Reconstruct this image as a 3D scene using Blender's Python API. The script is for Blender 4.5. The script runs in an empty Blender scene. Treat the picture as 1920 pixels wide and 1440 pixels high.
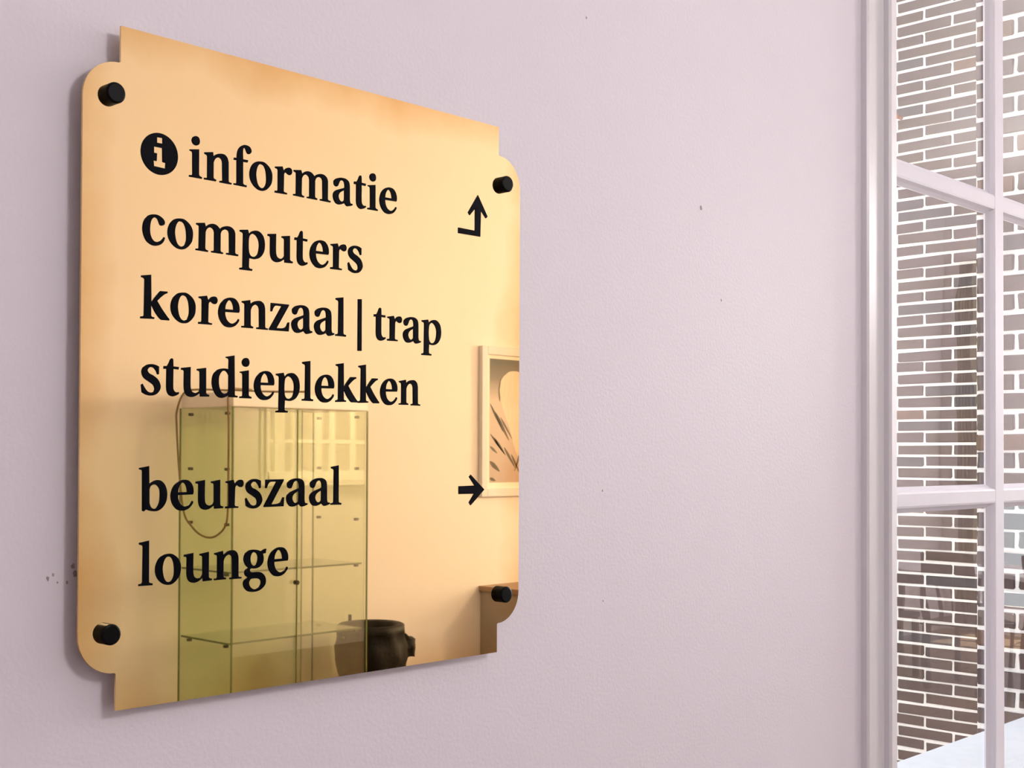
import bpy, bmesh, math, random
from mathutils import Vector, Matrix

random.seed(7)
scene = bpy.context.scene
C = scene.collection

# ------------------------------------------------------------------ camera
CAM_Y, CAM_Z = -0.87, 1.55
F_PX = 2424.4
yaw, pitch, roll = 0.810628, 0.015444, 0.003702
fwd = Vector((math.sin(yaw) * math.cos(pitch), math.cos(yaw) * math.cos(pitch), math.sin(pitch)))
rgt = Vector((math.cos(yaw), -math.sin(yaw), 0))
upv = rgt.cross(fwd)
r2 = math.cos(roll) * rgt + math.sin(roll) * upv
u2 = -math.sin(roll) * rgt + math.cos(roll) * upv
cam_data = bpy.data.cameras.new('camera')
cam_data.sensor_width = 36.0
cam_data.lens = F_PX * 36.0 / 1920.0
cam_data.shift_y = 97.7 / 1920.0
cam_data.clip_start = 0.02
cam = bpy.data.objects.new('camera', cam_data)
C.objects.link(cam)
cam.matrix_world = Matrix(((r2.x, u2.x, -fwd.x, 0.0), (r2.y, u2.y, -fwd.y, CAM_Y),
                           (r2.z, u2.z, -fwd.z, CAM_Z), (0, 0, 0, 1)))
scene.camera = cam

# ------------------------------------------------------------------ world, sun, exposure
world = bpy.data.worlds.new('overcast_sky')
scene.world = world
world.use_nodes = True
bgn = world.node_tree.nodes['Background']
bgn.inputs[0].default_value = (0.86, 0.92, 1.0, 1)
bgn.inputs[1].default_value = 2.0

sun_d = bpy.data.lights.new('sun', 'SUN')
sun_d.energy = 30.0
sun_d.color = (1.0, 0.86, 0.66)
sun_d.angle = 0.01
sun = bpy.data.objects.new('sun', sun_d)
C.objects.link(sun)
sun.rotation_euler = Vector((-0.7, -0.03, -0.7)).to_track_quat('-Z', 'Y').to_euler()
sun.location = (14, -2, 8)

# daylight falling in through the end window (area light stands outside its glass)
ar_d = bpy.data.lights.new('end_window_daylight', 'AREA')
ar_d.shape = 'RECTANGLE'
ar_d.size, ar_d.size_y = 1.5, 1.9
ar_d.energy = 200.0
ar_d.color = (0.97, 0.98, 1.0)
ar = bpy.data.objects.new('end_window_daylight', ar_d)
C.objects.link(ar)
ar.location = (11.62, -1.2, 1.75)
ar.rotation_euler = Vector((-1, -0.1, -0.05)).to_track_quat('-Z', 'Y').to_euler()

PENDANT = (25.0, 105.0, 165.0, 22.0)        # emission strength of the opal globes

scene.view_settings.view_transform = 'Standard'
scene.view_settings.look = 'None'
scene.view_settings.gamma = 1.0
scene.view_settings.exposure = 0.13
scene.view_settings.use_curve_mapping = False
scene.cycles.max_bounces = 10
scene.cycles.diffuse_bounces = 5
scene.cycles.glossy_bounces = 6
scene.cycles.transparent_max_bounces = 32
scene.cycles.sample_clamp_indirect = 6.0

# ------------------------------------------------------------------ helpers
def new_mat(name, col, rough=0.5, metal=0.0, var=0.0, vscale=8.0, bump=0.0, bscale=200.0, spec=0.5, col2=None, stretch=None):
    m = bpy.data.materials.new(name)
    m.use_nodes = True
    nt = m.node_tree
    b = nt.nodes['Principled BSDF']
    b.inputs['Roughness'].default_value = rough
    b.inputs['Metallic'].default_value = metal
    b.inputs['Specular IOR Level'].default_value = spec
    tc = nt.nodes.new('ShaderNodeTexCoord')
    src = tc.outputs['Object']
    if stretch:
        mp = nt.nodes.new('ShaderNodeMapping')
        mp.inputs['Scale'].default_value = stretch
        nt.links.new(src, mp.inputs['Vector'])
        src = mp.outputs['Vector']
    n = nt.nodes.new('ShaderNodeTexNoise')
    n.inputs['Scale'].default_value = vscale
    n.inputs['Detail'].default_value = 5
    nt.links.new(src, n.inputs['Vector'])
    mx = nt.nodes.new('ShaderNodeMix')
    mx.data_type = 'RGBA'
    c2 = col2 or tuple(c * (1 - var) for c in col)
    c1 = col if col2 else tuple(min(1, c * (1 + var * 0.5)) for c in col)
    mx.inputs[6].default_value = (*c1, 1)
    mx.inputs[7].default_value = (*c2, 1)
    nt.links.new(n.outputs['Fac'], mx.inputs[0])
    nt.links.new(mx.outputs[2], b.inputs['Base Color'])
    if bump:
        n2 = nt.nodes.new('ShaderNodeTexNoise')
        n2.inputs['Scale'].default_value = bscale
        n2.inputs['Detail'].default_value = 3
        nt.links.new(src, n2.inputs['Vector'])
        bp = nt.nodes.new('ShaderNodeBump')
        bp.inputs['Strength'].default_value = bump
        bp.inputs['Distance'].default_value = 0.002
        nt.links.new(n2.outputs['Fac'], bp.inputs['Height'])
        nt.links.new(bp.outputs['Normal'], b.inputs['Normal'])
    return m

def glass_mat(name, tint, ior=1.45, rough=0.0, wavy=0.0):
    m = bpy.data.materials.new(name)
    m.use_nodes = True
    nt = m.node_tree
    nt.nodes.clear()
    out = nt.nodes.new('ShaderNodeOutputMaterial')
    tr = nt.nodes.new('ShaderNodeBsdfTransparent')
    tr.inputs[0].default_value = (*tint, 1)
    gl = nt.nodes.new('ShaderNodeBsdfGlossy')
    gl.inputs['Roughness'].default_value = rough
    # reflectance of a thin sheet, the same from both sides: F0 + (1-F0)(1-|N.I|)^5
    f0 = ((ior - 1) / (ior + 1)) ** 2
    geo = nt.nodes.new('ShaderNodeNewGeometry')
    dt = nt.nodes.new('ShaderNodeVectorMath'); dt.operation = 'DOT_PRODUCT'
    nt.links.new(geo.outputs['Normal'], dt.inputs[0]); nt.links.new(geo.outputs['Incoming'], dt.inputs[1])
    def mth(op, a, b=0.0):
        n = nt.nodes.new('ShaderNodeMath'); n.operation = op
        for i, v in enumerate((a, b)):
            if isinstance(v, (int, float)): n.inputs[i].default_value = v
            else: nt.links.new(v, n.inputs[i])
        return n.outputs[0]
    fac = mth('ADD', mth('MULTIPLY', mth('POWER', mth('SUBTRACT', 1.0, mth('ABSOLUTE', dt.outputs['Value'])), 5.0), 1 - f0), f0)
    mix = nt.nodes.new('ShaderNodeMixShader')
    nt.links.new(fac, mix.inputs[0])
    nt.links.new(tr.outputs[0], mix.inputs[1])
    nt.links.new(gl.outputs[0], mix.inputs[2])
    nt.links.new(mix.outputs[0], out.inputs[0])
    if wavy:
        tc = nt.nodes.new('ShaderNodeTexCoord')
        n = nt.nodes.new('ShaderNodeTexNoise')
        n.inputs['Scale'].default_value = 6
        n.inputs['Detail'].default_value = 1
        bp = nt.nodes.new('ShaderNodeBump')
        bp.inputs['Strength'].default_value = wavy
        bp.inputs['Distance'].default_value = 0.01
        nt.links.new(tc.outputs['Object'], n.inputs['Vector'])
        nt.links.new(n.outputs['Fac'], bp.inputs['Height'])
        nt.links.new(bp.outputs['Normal'], gl.inputs['Normal'])
    return m

def link(name, me, mat, parent=None):
    o = bpy.data.objects.new(name, me)
    C.objects.link(o)
    if mat and not me.materials:
        me.materials.append(mat)
    if parent:
        o.parent = parent
    return o

def obj(name, bm, mat, parent=None, smooth=False):
    me = bpy.data.meshes.new(name)
    bmesh.ops.recalc_face_normals(bm, faces=bm.faces)
    if smooth:
        for f in bm.faces:
            f.smooth = True
    bm.to_mesh(me)
    bm.free()
    return link(name, me, mat, parent)

def empty(name, loc=(0, 0, 0)):
    o = bpy.data.objects.new(name, None)
    o.empty_display_size = 0.1
    C.objects.link(o)
    o.location = loc
    return o

def tag(o, label=None, cat=None, group=None, kind=None):
    if label: o['label'] = label
    if cat: o['category'] = cat
    if group: o['group'] = group
    if kind: o['kind'] = kind
    return o

def box(bm, x0, x1, y0, y1, z0, z1, bev=0.0):
    vs = [bm.verts.new(p) for p in ((x0, y0, z0), (x1, y0, z0), (x1, y1, z0), (x0, y1, z0),
                                    (x0, y0, z1), (x1, y0, z1), (x1, y1, z1), (x0, y1, z1))]
    fs = [bm.faces.new([vs[i] for i in q]) for q in ((0, 3, 2, 1), (4, 5, 6, 7), (0, 1, 5, 4), (1, 2, 6, 5), (2, 3, 7, 6), (3, 0, 4, 7))]
    if bev:
        es = list({e for f in fs for e in f.edges})
        bmesh.ops.bevel(bm, geom=es, offset=bev, segments=2, affect='EDGES', profile=0.5)
    return bm

def B(x0, x1, y0, y1, z0, z1, bev=0.0):
    return box(bmesh.new(), x0, x1, y0, y1, z0, z1, bev)

def prism(bm, poly, axis, a, b):
    """extrude a closed 2-D polygon along axis; poly coords are the two other axes in xyz order"""
    def P(p, t):
        return {'x': (t, p[0], p[1]), 'y': (p[0], t, p[1]), 'z': (p[0], p[1], t)}[axis]
    v0 = [bm.verts.new(P(p, a)) for p in poly]
    v1 = [bm.verts.new(P(p, b)) for p in poly]
    n = len(poly)
    bm.faces.new(v0)
    bm.faces.new(v1[::-1])
    for i in range(n):
        bm.faces.new((v0[i], v0[(i + 1) % n], v1[(i + 1) % n], v1[i]))
    return bm

def lathe(bm, prof, cx=0, cy=0, seg=32, axis='z'):
    rings = []
    for r, z in prof:
        ring = []
        for i in range(seg):
            a = 2 * math.pi * i / seg
            if axis == 'z':
                ring.append(bm.verts.new((cx + r * math.cos(a), cy + r * math.sin(a), z)))
            else:                                  # axis y: profile (r, y)
                ring.append(bm.verts.new((cx + r * math.cos(a), z, cy + r * math.sin(a))))
        rings.append(ring)
    for a, b in zip(rings, rings[1:]):
        for i in range(seg):
            bm.faces.new((a[i], a[(i + 1) % seg], b[(i + 1) % seg], b[i]))
    if prof[0][0] > 1e-6: bm.faces.new(rings[0])
    if prof[-1][0] > 1e-6: bm.faces.new(rings[-1])
    return bm

def tube(bm, pts, r, seg=8):
    pts = [Vector(p) for p in pts]
    rings = []
    for i, p in enumerate(pts):
        t = (pts[min(i + 1, len(pts) - 1)] - pts[max(i - 1, 0)]).normalized()
        a = t.cross(Vector((0, 0, 1)))
        if a.length < 1e-3: a = t.cross(Vector((0, 1, 0)))
        a.normalize()
        b = t.cross(a)
        rings.append([bm.verts.new(p + r * (math.cos(2 * math.pi * k / seg) * a + math.sin(2 * math.pi * k / seg) * b)) for k in range(seg)])
    for q, s in zip(rings, rings[1:]):
        # pick the twist that keeps rings aligned
        best = min(range(seg), key=lambda o: sum((q[k].co - s[(k + o) % seg].co).length for k in range(seg)))
        s[:] = s[best:] + s[:best]
        for k in range(seg):
            bm.faces.new((q[k], q[(k + 1) % seg], s[(k + 1) % seg], s[k]))
    bm.faces.new(rings[0]); bm.faces.new(rings[-1])
    return bm

def catmull(pts, n=6, closed=False):
    """smooth through points; a third element marks a corner"""
    m = len(pts)
    out = []
    rng = range(m) if closed else range(m - 1)
    for i in rng:
        p1, p2 = pts[i], pts[(i + 1) % m]
        p0, p3 = pts[(i - 1) % m], pts[(i + 2) % m]
        c1, c2 = len(p1) > 2, len(p2) > 2
        v1, v2 = Vector(p1[:2]), Vector(p2[:2])
        if c1 and c2:
            out.append(v1); continue
        d = (v2 - v1)
        t1 = d if c1 else (v2 - Vector(p0[:2])) * 0.5
        t2 = d if c2 else (Vector(p3[:2]) - v1) * 0.5
        for t in (t1, t2):
            if t.length > d.length * 1.2: t.length = d.length * 1.2
        for k in range(n):
            s = k / n
            h = (2 * s**3 - 3 * s**2 + 1, s**3 - 2 * s**2 + s, -2 * s**3 + 3 * s**2, s**3 - s**2)
            out.append(h[0] * v1 + h[1] * t1 + h[2] * v2 + h[3] * t2)
    return out

def outline_mesh(name, contours, thick, bevel):
    """flat filled outline with holes, thickened; lies in local x/z, front at -y"""
    cu = bpy.data.curves.new(name, 'CURVE')
    cu.dimensions = '2D'
    cu.fill_mode = 'BOTH'
    cu.extrude = thick * 0.5
    cu.bevel_depth = bevel
    cu.bevel_resolution = 1
    cu.offset = -bevel
    for c in contours:
        sp = cu.splines.new('POLY')
        sp.points.add(len(c) - 1)
        for i, p in enumerate(c):
            sp.points[i].co = (p[0], p[1], 0, 1)
        sp.use_cyclic_u = True
    tmp = bpy.data.objects.new(name, cu)
    C.objects.link(tmp)
    dg = bpy.context.evaluated_depsgraph_get()
    me = bpy.data.meshes.new_from_object(tmp.evaluated_get(dg))
    bpy.data.objects.remove(tmp)
    me.transform(Matrix.Rotation(math.radians(90), 4, 'X'))     # xy -> xz, +z -> -y
    me.name = name
    return me
# ------------------------------------------------------------------ lettering outlines (mm; a third value marks a corner)
GLYPHS = {
 'i': [[(0.33,21.03,1),(8.56,22.47,1),(8.63,2.93,1),(9.26,2.04),(11.34,1.34,1),(11.2,0.1,1),(0,0.11,1),(0.14,1.43,1),(2.29,1.68),(2.95,2.55,1),(2.81,18.55,1),(2.29,19.67),(0.49,20.16,1)],
  [(5.22,32.07),(7.97,31.58),(9.18,28.88),(8.53,26.29),(6.32,25),(3.63,25.64),(2.17,28.06),(2.92,30.66)]],
 'n': [[(0.08,21.06,1),(7.79,22.54,1),(8.18,19.52,1),(11.24,21.5),(14.68,22.46),(18.16,22.37),(20.86,20.32),(22.08,16.86,1),(22.2,1.98,1),(22.91,1.41),(25.07,1.06,1),(24.81,-0.13,1),(14.08,-0.07,1),(14.17,1.27,1),(15.93,1.45),(16.62,2.25,1),(16.34,15.89,1),(15.52,18.04),(13.65,19.18),(11.79,18.86),(9.68,17.28),(8.38,14.56,1),(8.38,2.76,1),(9.02,1.96),(10.87,1.43,1),(10.62,0.16,1),(0,0.08,1),(0.09,1.44,1),(1.92,1.51),(2.8,2.33,1),(2.82,18.6,1),(2.03,19.37),(0.3,19.97,1)]],
 'f': [[(0.15,1.37,1),(0.05,0.2,1),(11.82,-0.06,1),(12.08,1.37,1),(9.6,1.68),(8.6,2.46,1),(8.52,19.56,1),(12.76,19.72,1),(13.19,21.64,1),(8.5,21.64,1),(8.3,26.46,1),(8.44,29.27),(9.36,31.05,1),(10.57,30.47),(11.59,28.19),(12.7,26.85),(14.36,26.68),(16.01,28.03),(16.28,29.94),(14.87,32.25),(12.37,33.2),(9.07,33.08),(5.79,31.11),(3.74,28.21),(2.89,25.07),(2.7,21.58,1),(0.31,21.63,1),(0,19.83,1),(2.72,19.88,1),(2.75,2.46,1),(2.11,1.53)]],
 'o': [[(9.51,22.6),(14.07,22.46),(18.69,19.52),(21.18,15.6),(21.73,11.65),(20.95,6.64),(18.32,2.75),(15.28,0.29),(12.25,-0.65),(8.2,-0.24),(4.16,2.14),(1.13,5.96),(0,10.21),(0.46,14.67),(2.52,18.91),(5.75,21.56)],
  [(10.64,20.53),(13.34,19.7),(15.14,16.6),(15.94,12.25),(15.99,7.36),(15,4.12),(13.49,2.25),(11.47,1.48),(9.19,2.31),(7.4,4.97),(6.36,9.26),(6.18,12.77),(7.04,16.87),(8.53,19.5)]],
 'r': [[(0.12,20.98,1),(7.32,22.27,1),(8.68,18.83,1),(10.52,21.03),(13.13,22.18),(15.77,21.9),(16.96,19.7),(16.39,17.45),(14.93,16.36),(12.89,16.65),(11.24,17.67),(9.96,17.61),(8.93,16.25,1),(8.63,2.18,1),(9.51,1.6),(12.13,1.28,1),(11.96,0.06,1),(0,-0.08,1),(0.16,1.51,1),(2.28,1.69),(3.02,2.75,1),(3.01,18.62,1),(2.31,19.45),(0.42,19.85,1)]],
 'm': [[(0.34,21.25,1),(7.75,22.37,1),(8.82,19.45,1),(11.68,21.63),(15.1,22.54),(18.54,21.86),(20.95,19.91),(21.75,19.42,1),(23.87,21.2),(27.61,22.38),(31.38,22.19),(34.37,20.28),(35.64,17.46,1),(35.61,2.29,1),(36.32,1.68),(38.61,1.25,1),(38.35,-0.07,1),(27.52,0.2,1),(27.68,1.45,1),(29.39,1.56),(30.2,2.34,1),(29.97,16.73,1),(29.25,18.7),(27.09,19.57),(24.95,19.06),(23.1,17.68),(22.21,15.74,1),(22.16,2.54,1),(22.7,1.78),(24.57,1.23,1),(24.42,0.07,1),(13.97,0.21,1),(14.06,1.36,1),(15.8,1.56),(16.48,2.32,1),(16.47,15.92,1),(15.66,18.08),(13.54,19.39),(11.44,18.98),(9.62,17.52),(8.59,15.36,1),(8.34,2.71,1),(8.97,1.79),(11.07,1.23,1),(10.82,0.07,1),(0,0.37,1),(0.14,1.6,1),(1.95,1.72),(2.72,2.71,1),(2.84,19.11,1),(2.06,19.68),(0.5,20.15,1)]],
 'a': [[(9.31,22.78),(13.18,22.63),(16.48,20.99),(17.82,17.97),(18.06,11.23),(18.1,4.96),(18.9,2.51),(20.83,2.16),(21.32,1.09,1),(18.74,0.08),(15.15,-0.56),(13.23,0.74),(12.45,1.75,1),(9.78,0.5),(6.53,-0.36),(3.28,0.27),(0.91,2.96),(0,6.47),(0.86,9.39),(3.48,11.51),(7.9,13.21),(11.45,14.46),(12.52,15.12,1),(12.32,17.99),(11.41,20.08),(9.33,20.62),(7.26,19.48),(6.1,17.23),(5.05,15.23),(3.46,14.47),(1.4,15.4),(0.68,17.49),(1.07,19.43),(3.41,21.3),(6.65,22.4)],
  [(12.18,12.45,1),(12.12,4.75),(11.06,3.33),(9.17,2.61),(7.09,3.65),(5.88,6.44),(6.75,9.14),(9.1,11)]],
 't': [[(5.85,27.4),(7.04,28.03),(8.11,27.21,1),(8.27,21.94,1),(13.06,21.81,1),(12.65,19.73,1),(8.29,20.01,1),(8.28,6.06),(9.01,3.73),(10.81,2.49),(13.02,2.83,1),(13.33,1.42,1),(10.53,-0.09),(7.56,-0.76),(4.58,0.36),(2.9,3.05),(2.46,6.35,1),(2.54,19.78,1),(0,19.71,1),(0.16,21.88,1),(2.93,21.99,1),(4.39,24.33)]],
 'e': [[(6.17,11.1,1),(19.01,11.42,1),(19.62,13.06,1),(19.34,16.46),(17.71,19.94),(14.62,22.35),(9.73,22.62),(4.88,20.56),(1.59,16.77),(0,11.74),(0.46,6.96),(2.6,2.84),(6.25,-0.15),(11.12,-0.69),(15.4,0.84),(18.45,3.87),(19.24,5.91),(18.31,6.64,1),(16.6,4.4),(13.54,2.59),(10.49,2.84),(7.73,5.11),(6.31,8.59)],
  [(6.15,13.34,1),(13.95,13.38,1),(13.44,16.73),(11.89,19.72),(9.74,20.53),(7.93,18.99),(6.61,16.4)]],
 'c': [[(8.72,22.68),(12.64,22.69),(16.6,20.83),(18.46,18.44),(18.13,16.21),(16.16,15.16),(14.43,15.5),(13.58,17.13),(12.18,19.79),(9.97,20.58),(7.78,18.97),(6.59,15.76),(6.15,10.92),(6.67,7.07),(8.4,3.8),(10.86,2.45),(13.8,3.07),(16.25,5.22),(17.47,6.77,1),(18.71,6.4,1),(18.48,5.05),(17.01,2.46),(14.32,0.38),(10.89,-0.6),(7.47,-0.32),(3.56,1.9),(1.1,5.93),(0,10.55),(0.53,15.39),(2.43,19.33),(5.32,21.68)]],
 'p': [[(0.22,21.11,1),(7.47,22.2,1),(8.56,19.13,1),(11.41,21.46),(15.36,22.41),(18.98,21.53),(22.27,18.06),(23.54,12.31),(22.71,6.41),(19.47,1.68),(14.79,-0.48),(10.47,-0.34),(8.83,-0.07,1),(8.59,-7.46,1),(9.45,-8.46),(11.82,-8.69,1),(11.61,-10.18,1),(0,-10.23,1),(0.2,-8.76,1),(1.97,-8.54),(2.82,-7.81,1),(3.22,18.19,1),(2.5,19.19),(0.23,19.8,1)],
  [(8.79,16.51),(10.21,18.63),(12.5,19.44),(15.39,18.07),(17.58,14.53),(18.04,9.8),(16.92,4.42),(14.77,1.9),(12.26,1.2),(10.1,1.96),(8.73,4.39),(8.26,10.42)]],
 'u': [[(0,21.23,1),(8.1,22.36,1),(8.1,7.71),(8.99,4.27),(10.84,2.92),(13.15,2.71),(15.45,4.07),(16.42,5.6,1),(16.32,18.66,1),(15.62,19.52),(13.76,20,1),(13.87,21.2,1),(21.89,22.45,1),(22.04,2.91,1),(23.04,2.07),(24.92,1.56,1),(24.7,0.2,1),(16.82,-0.05,1),(16.62,2.77,1),(14.89,1.63),(12.01,0.03),(8.57,-0.64),(5.12,0.39),(3.1,3.13),(2.39,7.04),(2.41,18.81,1),(1.66,19.56),(0.01,19.68,1)]],
 's': [[(14.83,21.2,1),(14.74,15.42,1),(13.58,15.13,1),(12.27,17.89),(10,20.12),(7.43,20.31),(5.71,19.11),(5.34,17.57),(6.82,15.75),(10.36,14.16),(13.93,11.56),(15.89,8.27),(16.24,5.3),(14.64,2.12),(11.75,-0.09),(7.9,-0.85),(4.06,-0.26),(0.74,1.38,1),(0,7.01,1),(1.14,7.88,1),(2.75,5.32),(5.32,2.37),(8.21,1.53),(10.45,2.42),(11.21,4.5),(10.09,7.13),(6.55,9.48),(2.7,11.79),(0.77,14.55),(0.43,17.49),(1.68,20.13),(4.54,21.96),(7.73,22.7),(11.59,22.41)]],
 'k': [[(0.43,32.06,1),(8.51,33.46,1),(8.83,13.27,1),(12.7,18.41),(15.86,21.98,1),(22.29,22.16,1),(22.3,20.84,1),(19.83,19.73),(16.4,17),(13.71,14.36,1),(17.95,8.39),(22.46,3.06),(24.07,1.52,1),(23.88,0.45,1),(17.53,0.39,1),(15.55,1.63),(12.08,5.71),(9.1,10.68,1),(8.71,10.43,1),(8.78,3.04,1),(9.42,2.23),(11.52,1.83,1),(11.24,0.63,1),(0,0.17,1),(0.08,1.69,1),(1.91,2.05),(2.86,3,1),(3.21,29.22,1),(2.62,30.25),(0.44,30.89,1)]],
 'z': [[(1.54,22.07,1),(19.13,22.2,1),(19.02,21,1),(7.13,2.13,1),(12.89,2.46),(16.07,3.88),(18.2,7.61,1),(19.65,7.63,1),(19.01,0.15,1),(0.01,-0,1),(0,1.03,1),(11.89,20.14,1),(6.41,20.14),(4.14,18.53),(2.56,15.1,1),(1.31,15.23,1)]],
 'l': [[(0.26,32.03,1),(8.22,33.35,1),(8.44,2.7,1),(9.08,2),(11.42,1.43,1),(11.18,0.02,1),(0,0.13,1),(0.3,1.63,1),(2.17,1.76),(3.1,2.81,1),(3.35,28.95,1),(2.78,29.89),(0.4,30.66,1)]],
 '|': [[(0,33.25,1),(3.88,33.6,1),(4,-10.98,1),(0,-11.12,1)]],
 'd': [[(12.58,31.98,1),(20.5,33.45,1),(21.02,2.77,1),(21.57,2.1),(23.75,1.72,1),(23.49,0.47,1),(15.37,0.5,1),(15.25,2.19,1),(12.68,0.63),(8.95,-0.41),(5.22,0.59),(2.29,3.88),(0.4,8.32),(0,12.37),(0.86,16.92),(3.47,20.44),(7.16,22.22),(11.43,22.76),(15.19,22.4,1),(15.29,29.71,1),(14.58,30.59),(12.7,31.07,1)],
  [(15.23,17.61,1),(13.6,19.81),(11.44,20.98),(8.78,20.03),(6.68,16.75),(6.18,12.64),(6.75,8.13),(8.65,4.35),(11.06,3.08),(13.46,3.62),(15.22,5.52,1)]],
 'b': [[(0,31.78,1),(8.18,33.26,1),(8.45,19.84,1),(11.11,21.76),(15,22.8),(18.45,22.11),(21.44,19.45),(23.2,15.49),(23.64,11.55),(22.79,6.75),(20.1,2.45),(16.19,-0.06),(12.28,-0.51),(8.38,0.16),(5.96,1.09,1),(4.04,-0.36,1),(2.83,0.1,1),(2.56,29.62,1),(2.08,30.26),(0.15,30.71,1)],
  [(8.63,16.16,1),(9.68,18.31),(12.1,19.36),(14.55,18.89),(17.03,16.03),(17.46,11.67),(16.87,6.02),(14.7,2.16),(12.26,1.44),(10.06,2.71),(8.72,5.78,1)]],
 'g': [[(9.82,22.03),(13.17,21.54),(16.26,20.45,1),(19.9,22.13),(21.48,22.19,1),(20.77,18.59,1),(18.24,18.26,1),(18.94,14.96),(18.29,11.27),(15.51,8.18),(12.17,7.08),(9.39,6.93),(7.17,7.29,1),(6.07,6.2),(6.63,4.78),(8.86,4.05),(13.31,4.14),(17.24,3.2),(20.07,0.46),(21.23,-2.88),(20.41,-6.55),(17.34,-9.59),(13.43,-11.17),(8.98,-11.53),(4.55,-10.75),(1.51,-8.46),(0,-5.14),(0.63,-1.96),(3.09,-0.06),(4.02,0.25,1),(1.7,2.1),(1.02,4.44),(1.93,6.46),(4.4,7.92,1),(2.18,9.89),(0.51,13.21),(0.37,15.97),(1.56,19.13),(4.29,21.29),(7.05,21.93)],
  [(9.84,19.85),(12.07,18.81),(13.32,16.19),(13.13,12.96),(11.87,10.02),(9.65,9.22),(7.41,10.97),(6.45,14.26),(6.81,17.24),(8.18,19.47)],
  [(9.45,-0.94),(13.35,-1.2),(15.88,-2.52),(16.46,-4.88),(15.08,-7.57),(12.3,-9.23),(9.52,-9.26),(6.73,-7.45),(5.33,-4.58),(5.86,-2.32),(7.24,-1.11)]],
}
LINES = [
 (148.3, [('i',-140.62,1), ('n',-127.31,0.999), ('f',-100.37,1.01), ('o',-85.42,1.001), ('r',-61.1,1.008), ('m',-42.68,0.999), ('a',-1.5,0.995), ('t',21.2,0.993), ('i',36.19,1.015), ('e',49.89,1.005)]),
 (92.6, [('c',-179.86,1.002), ('o',-158.73,1.004), ('m',-134.33,1.002), ('p',-94.4,1.019), ('u',-67.58,0.993), ('t',-41.02,0.997), ('e',-25.44,1.009), ('r',-3.8,1.007), ('s',14.8,0.999)]),
 (36.62, [('k',-181.05,1.01), ('o',-155.65,0.994), ('r',-131.52,1.006), ('e',-113.56,0.996), ('n',-92.05,1.007), ('z',-65.67,1.008), ('a',-43.64,0.998), ('a',-20.44,0.998), ('l',1.83,1.011), ('|',26.17,1.048), ('t',44.07,1.006), ('r',59.36,1.001), ('a',77.84,1), ('p',100.01,1.012)]),
 (-19.2, [('s',-180.07,1), ('t',-161.31,1), ('u',-146.11,0.994), ('d',-118.98,0.996), ('i',-93.58,0.994), ('e',-79.81,0.992), ('p',-58.81,1.009), ('l',-32.67,1.012), ('e',-19,1.016), ('k',2.35,0.999), ('k',26.84,0.983), ('e',51.81,0.998), ('n',73.37,1.005)]),
 (-105.55, [('b',-181.04,0.997), ('e',-154.35,1.006), ('u',-132.71,0.995), ('r',-105.94,0.99), ('s',-87.52,0.993), ('z',-69.72,1.009), ('a',-47.68,1.007), ('a',-24.42,1.013), ('l',-2.13,1.004)]),
 (-160.97, [('l',-180.82,1.02), ('o',-167.03,1.002), ('u',-142.48,0.995), ('n',-115.77,1.007), ('g',-88.89,1.018), ('e',-65.49,1.019)]),
]
MARKS = {
 'up': [(170.33,180.68,1),(183.33,162.04,1),(181.15,160.2,1),(174.36,166.88,1),(173.64,141.83,1),(145.06,141.71,1),(145.03,146.91,1),(166.76,146.7,1),(166.8,167.53,1),(159.73,160.25,1),(157.59,162.61,1)],
 'right': [(147.04,-91.86,1),(167.59,-91.53,1),(160.35,-83.38,1),(162.51,-81.39,1),(180.41,-95.47,1),(162.46,-109.89,1),(160.27,-107.21,1),(166.98,-99.29,1),(147.09,-99.22,1)],
 'idot': [(-168.46,173.56,1),(-163.73,173.71,1),(-163.69,169.4,1),(-168.43,169.36,1)],
 'ibody': [(-170.97,166.11,1),(-163.89,166.16,1),(-163.57,155.67,1),(-160.96,155.4,1),(-161.27,151.03,1),(-170.84,151.46,1),(-171.22,155.68,1),(-168.64,155.52,1),(-168.35,161.37,1),(-170.93,161.42,1)],
}
# ------------------------------------------------------------------ materials
M_wall = new_mat('lilac_wall_paint', (0.757, 0.715, 0.78), 0.55, var=0.04, vscale=3.0, bump=0.12, bscale=260)
M_backwall = new_mat('pale_wall_paint', (0.75, 0.71, 0.715), 0.6, var=0.04, vscale=2.0, bump=0.1)
M_ceil = new_mat('ceiling_paint', (0.83, 0.80, 0.78), 0.7, var=0.03)
M_floor = new_mat('oak_floor', (0.17, 0.105, 0.065), 0.35, var=0.35, vscale=14, stretch=(1, 12, 1))
M_white = new_mat('white_gloss_paint', (0.77, 0.75, 0.78), 0.32, var=0.03, vscale=6)
M_sash = new_mat('sash_paint', (0.74, 0.72, 0.78), 0.5, spec=0.12, var=0.04, vscale=12)
M_bright = new_mat('lit_white_paint', (0.90, 0.89, 0.86), 0.5, var=0.02)  # window_2 only: strong light on its frames put into a whiter colour
M_stone = new_mat('pale_sill_stone', (0.78, 0.80, 0.86), 0.6, var=0.12, vscale=30, bump=0.3)
M_mortar = new_mat('lime_mortar', (0.80, 0.77, 0.76), 0.9, var=0.12, vscale=40, bump=0.6)
M_bricks = [new_mat('brick_%s' % n, c, 0.85, var=0.22, vscale=22, bump=0.5, bscale=120) for n, c in
            (('mauve', (0.088, 0.059, 0.057)), ('brown', (0.088, 0.058, 0.05)), ('grey', (0.074, 0.06, 0.064)), ('rust', (0.13, 0.072, 0.048)))]
M_pave = new_mat('courtyard_paving', (0.45, 0.44, 0.44), 0.85, var=0.2)
M_pane = glass_mat('window_glass', (0.97, 0.98, 0.97), 1.5, wavy=0.05)
M_case = glass_mat('green_tinted_glass', (0.935, 0.958, 0.885), 1.42)
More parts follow.
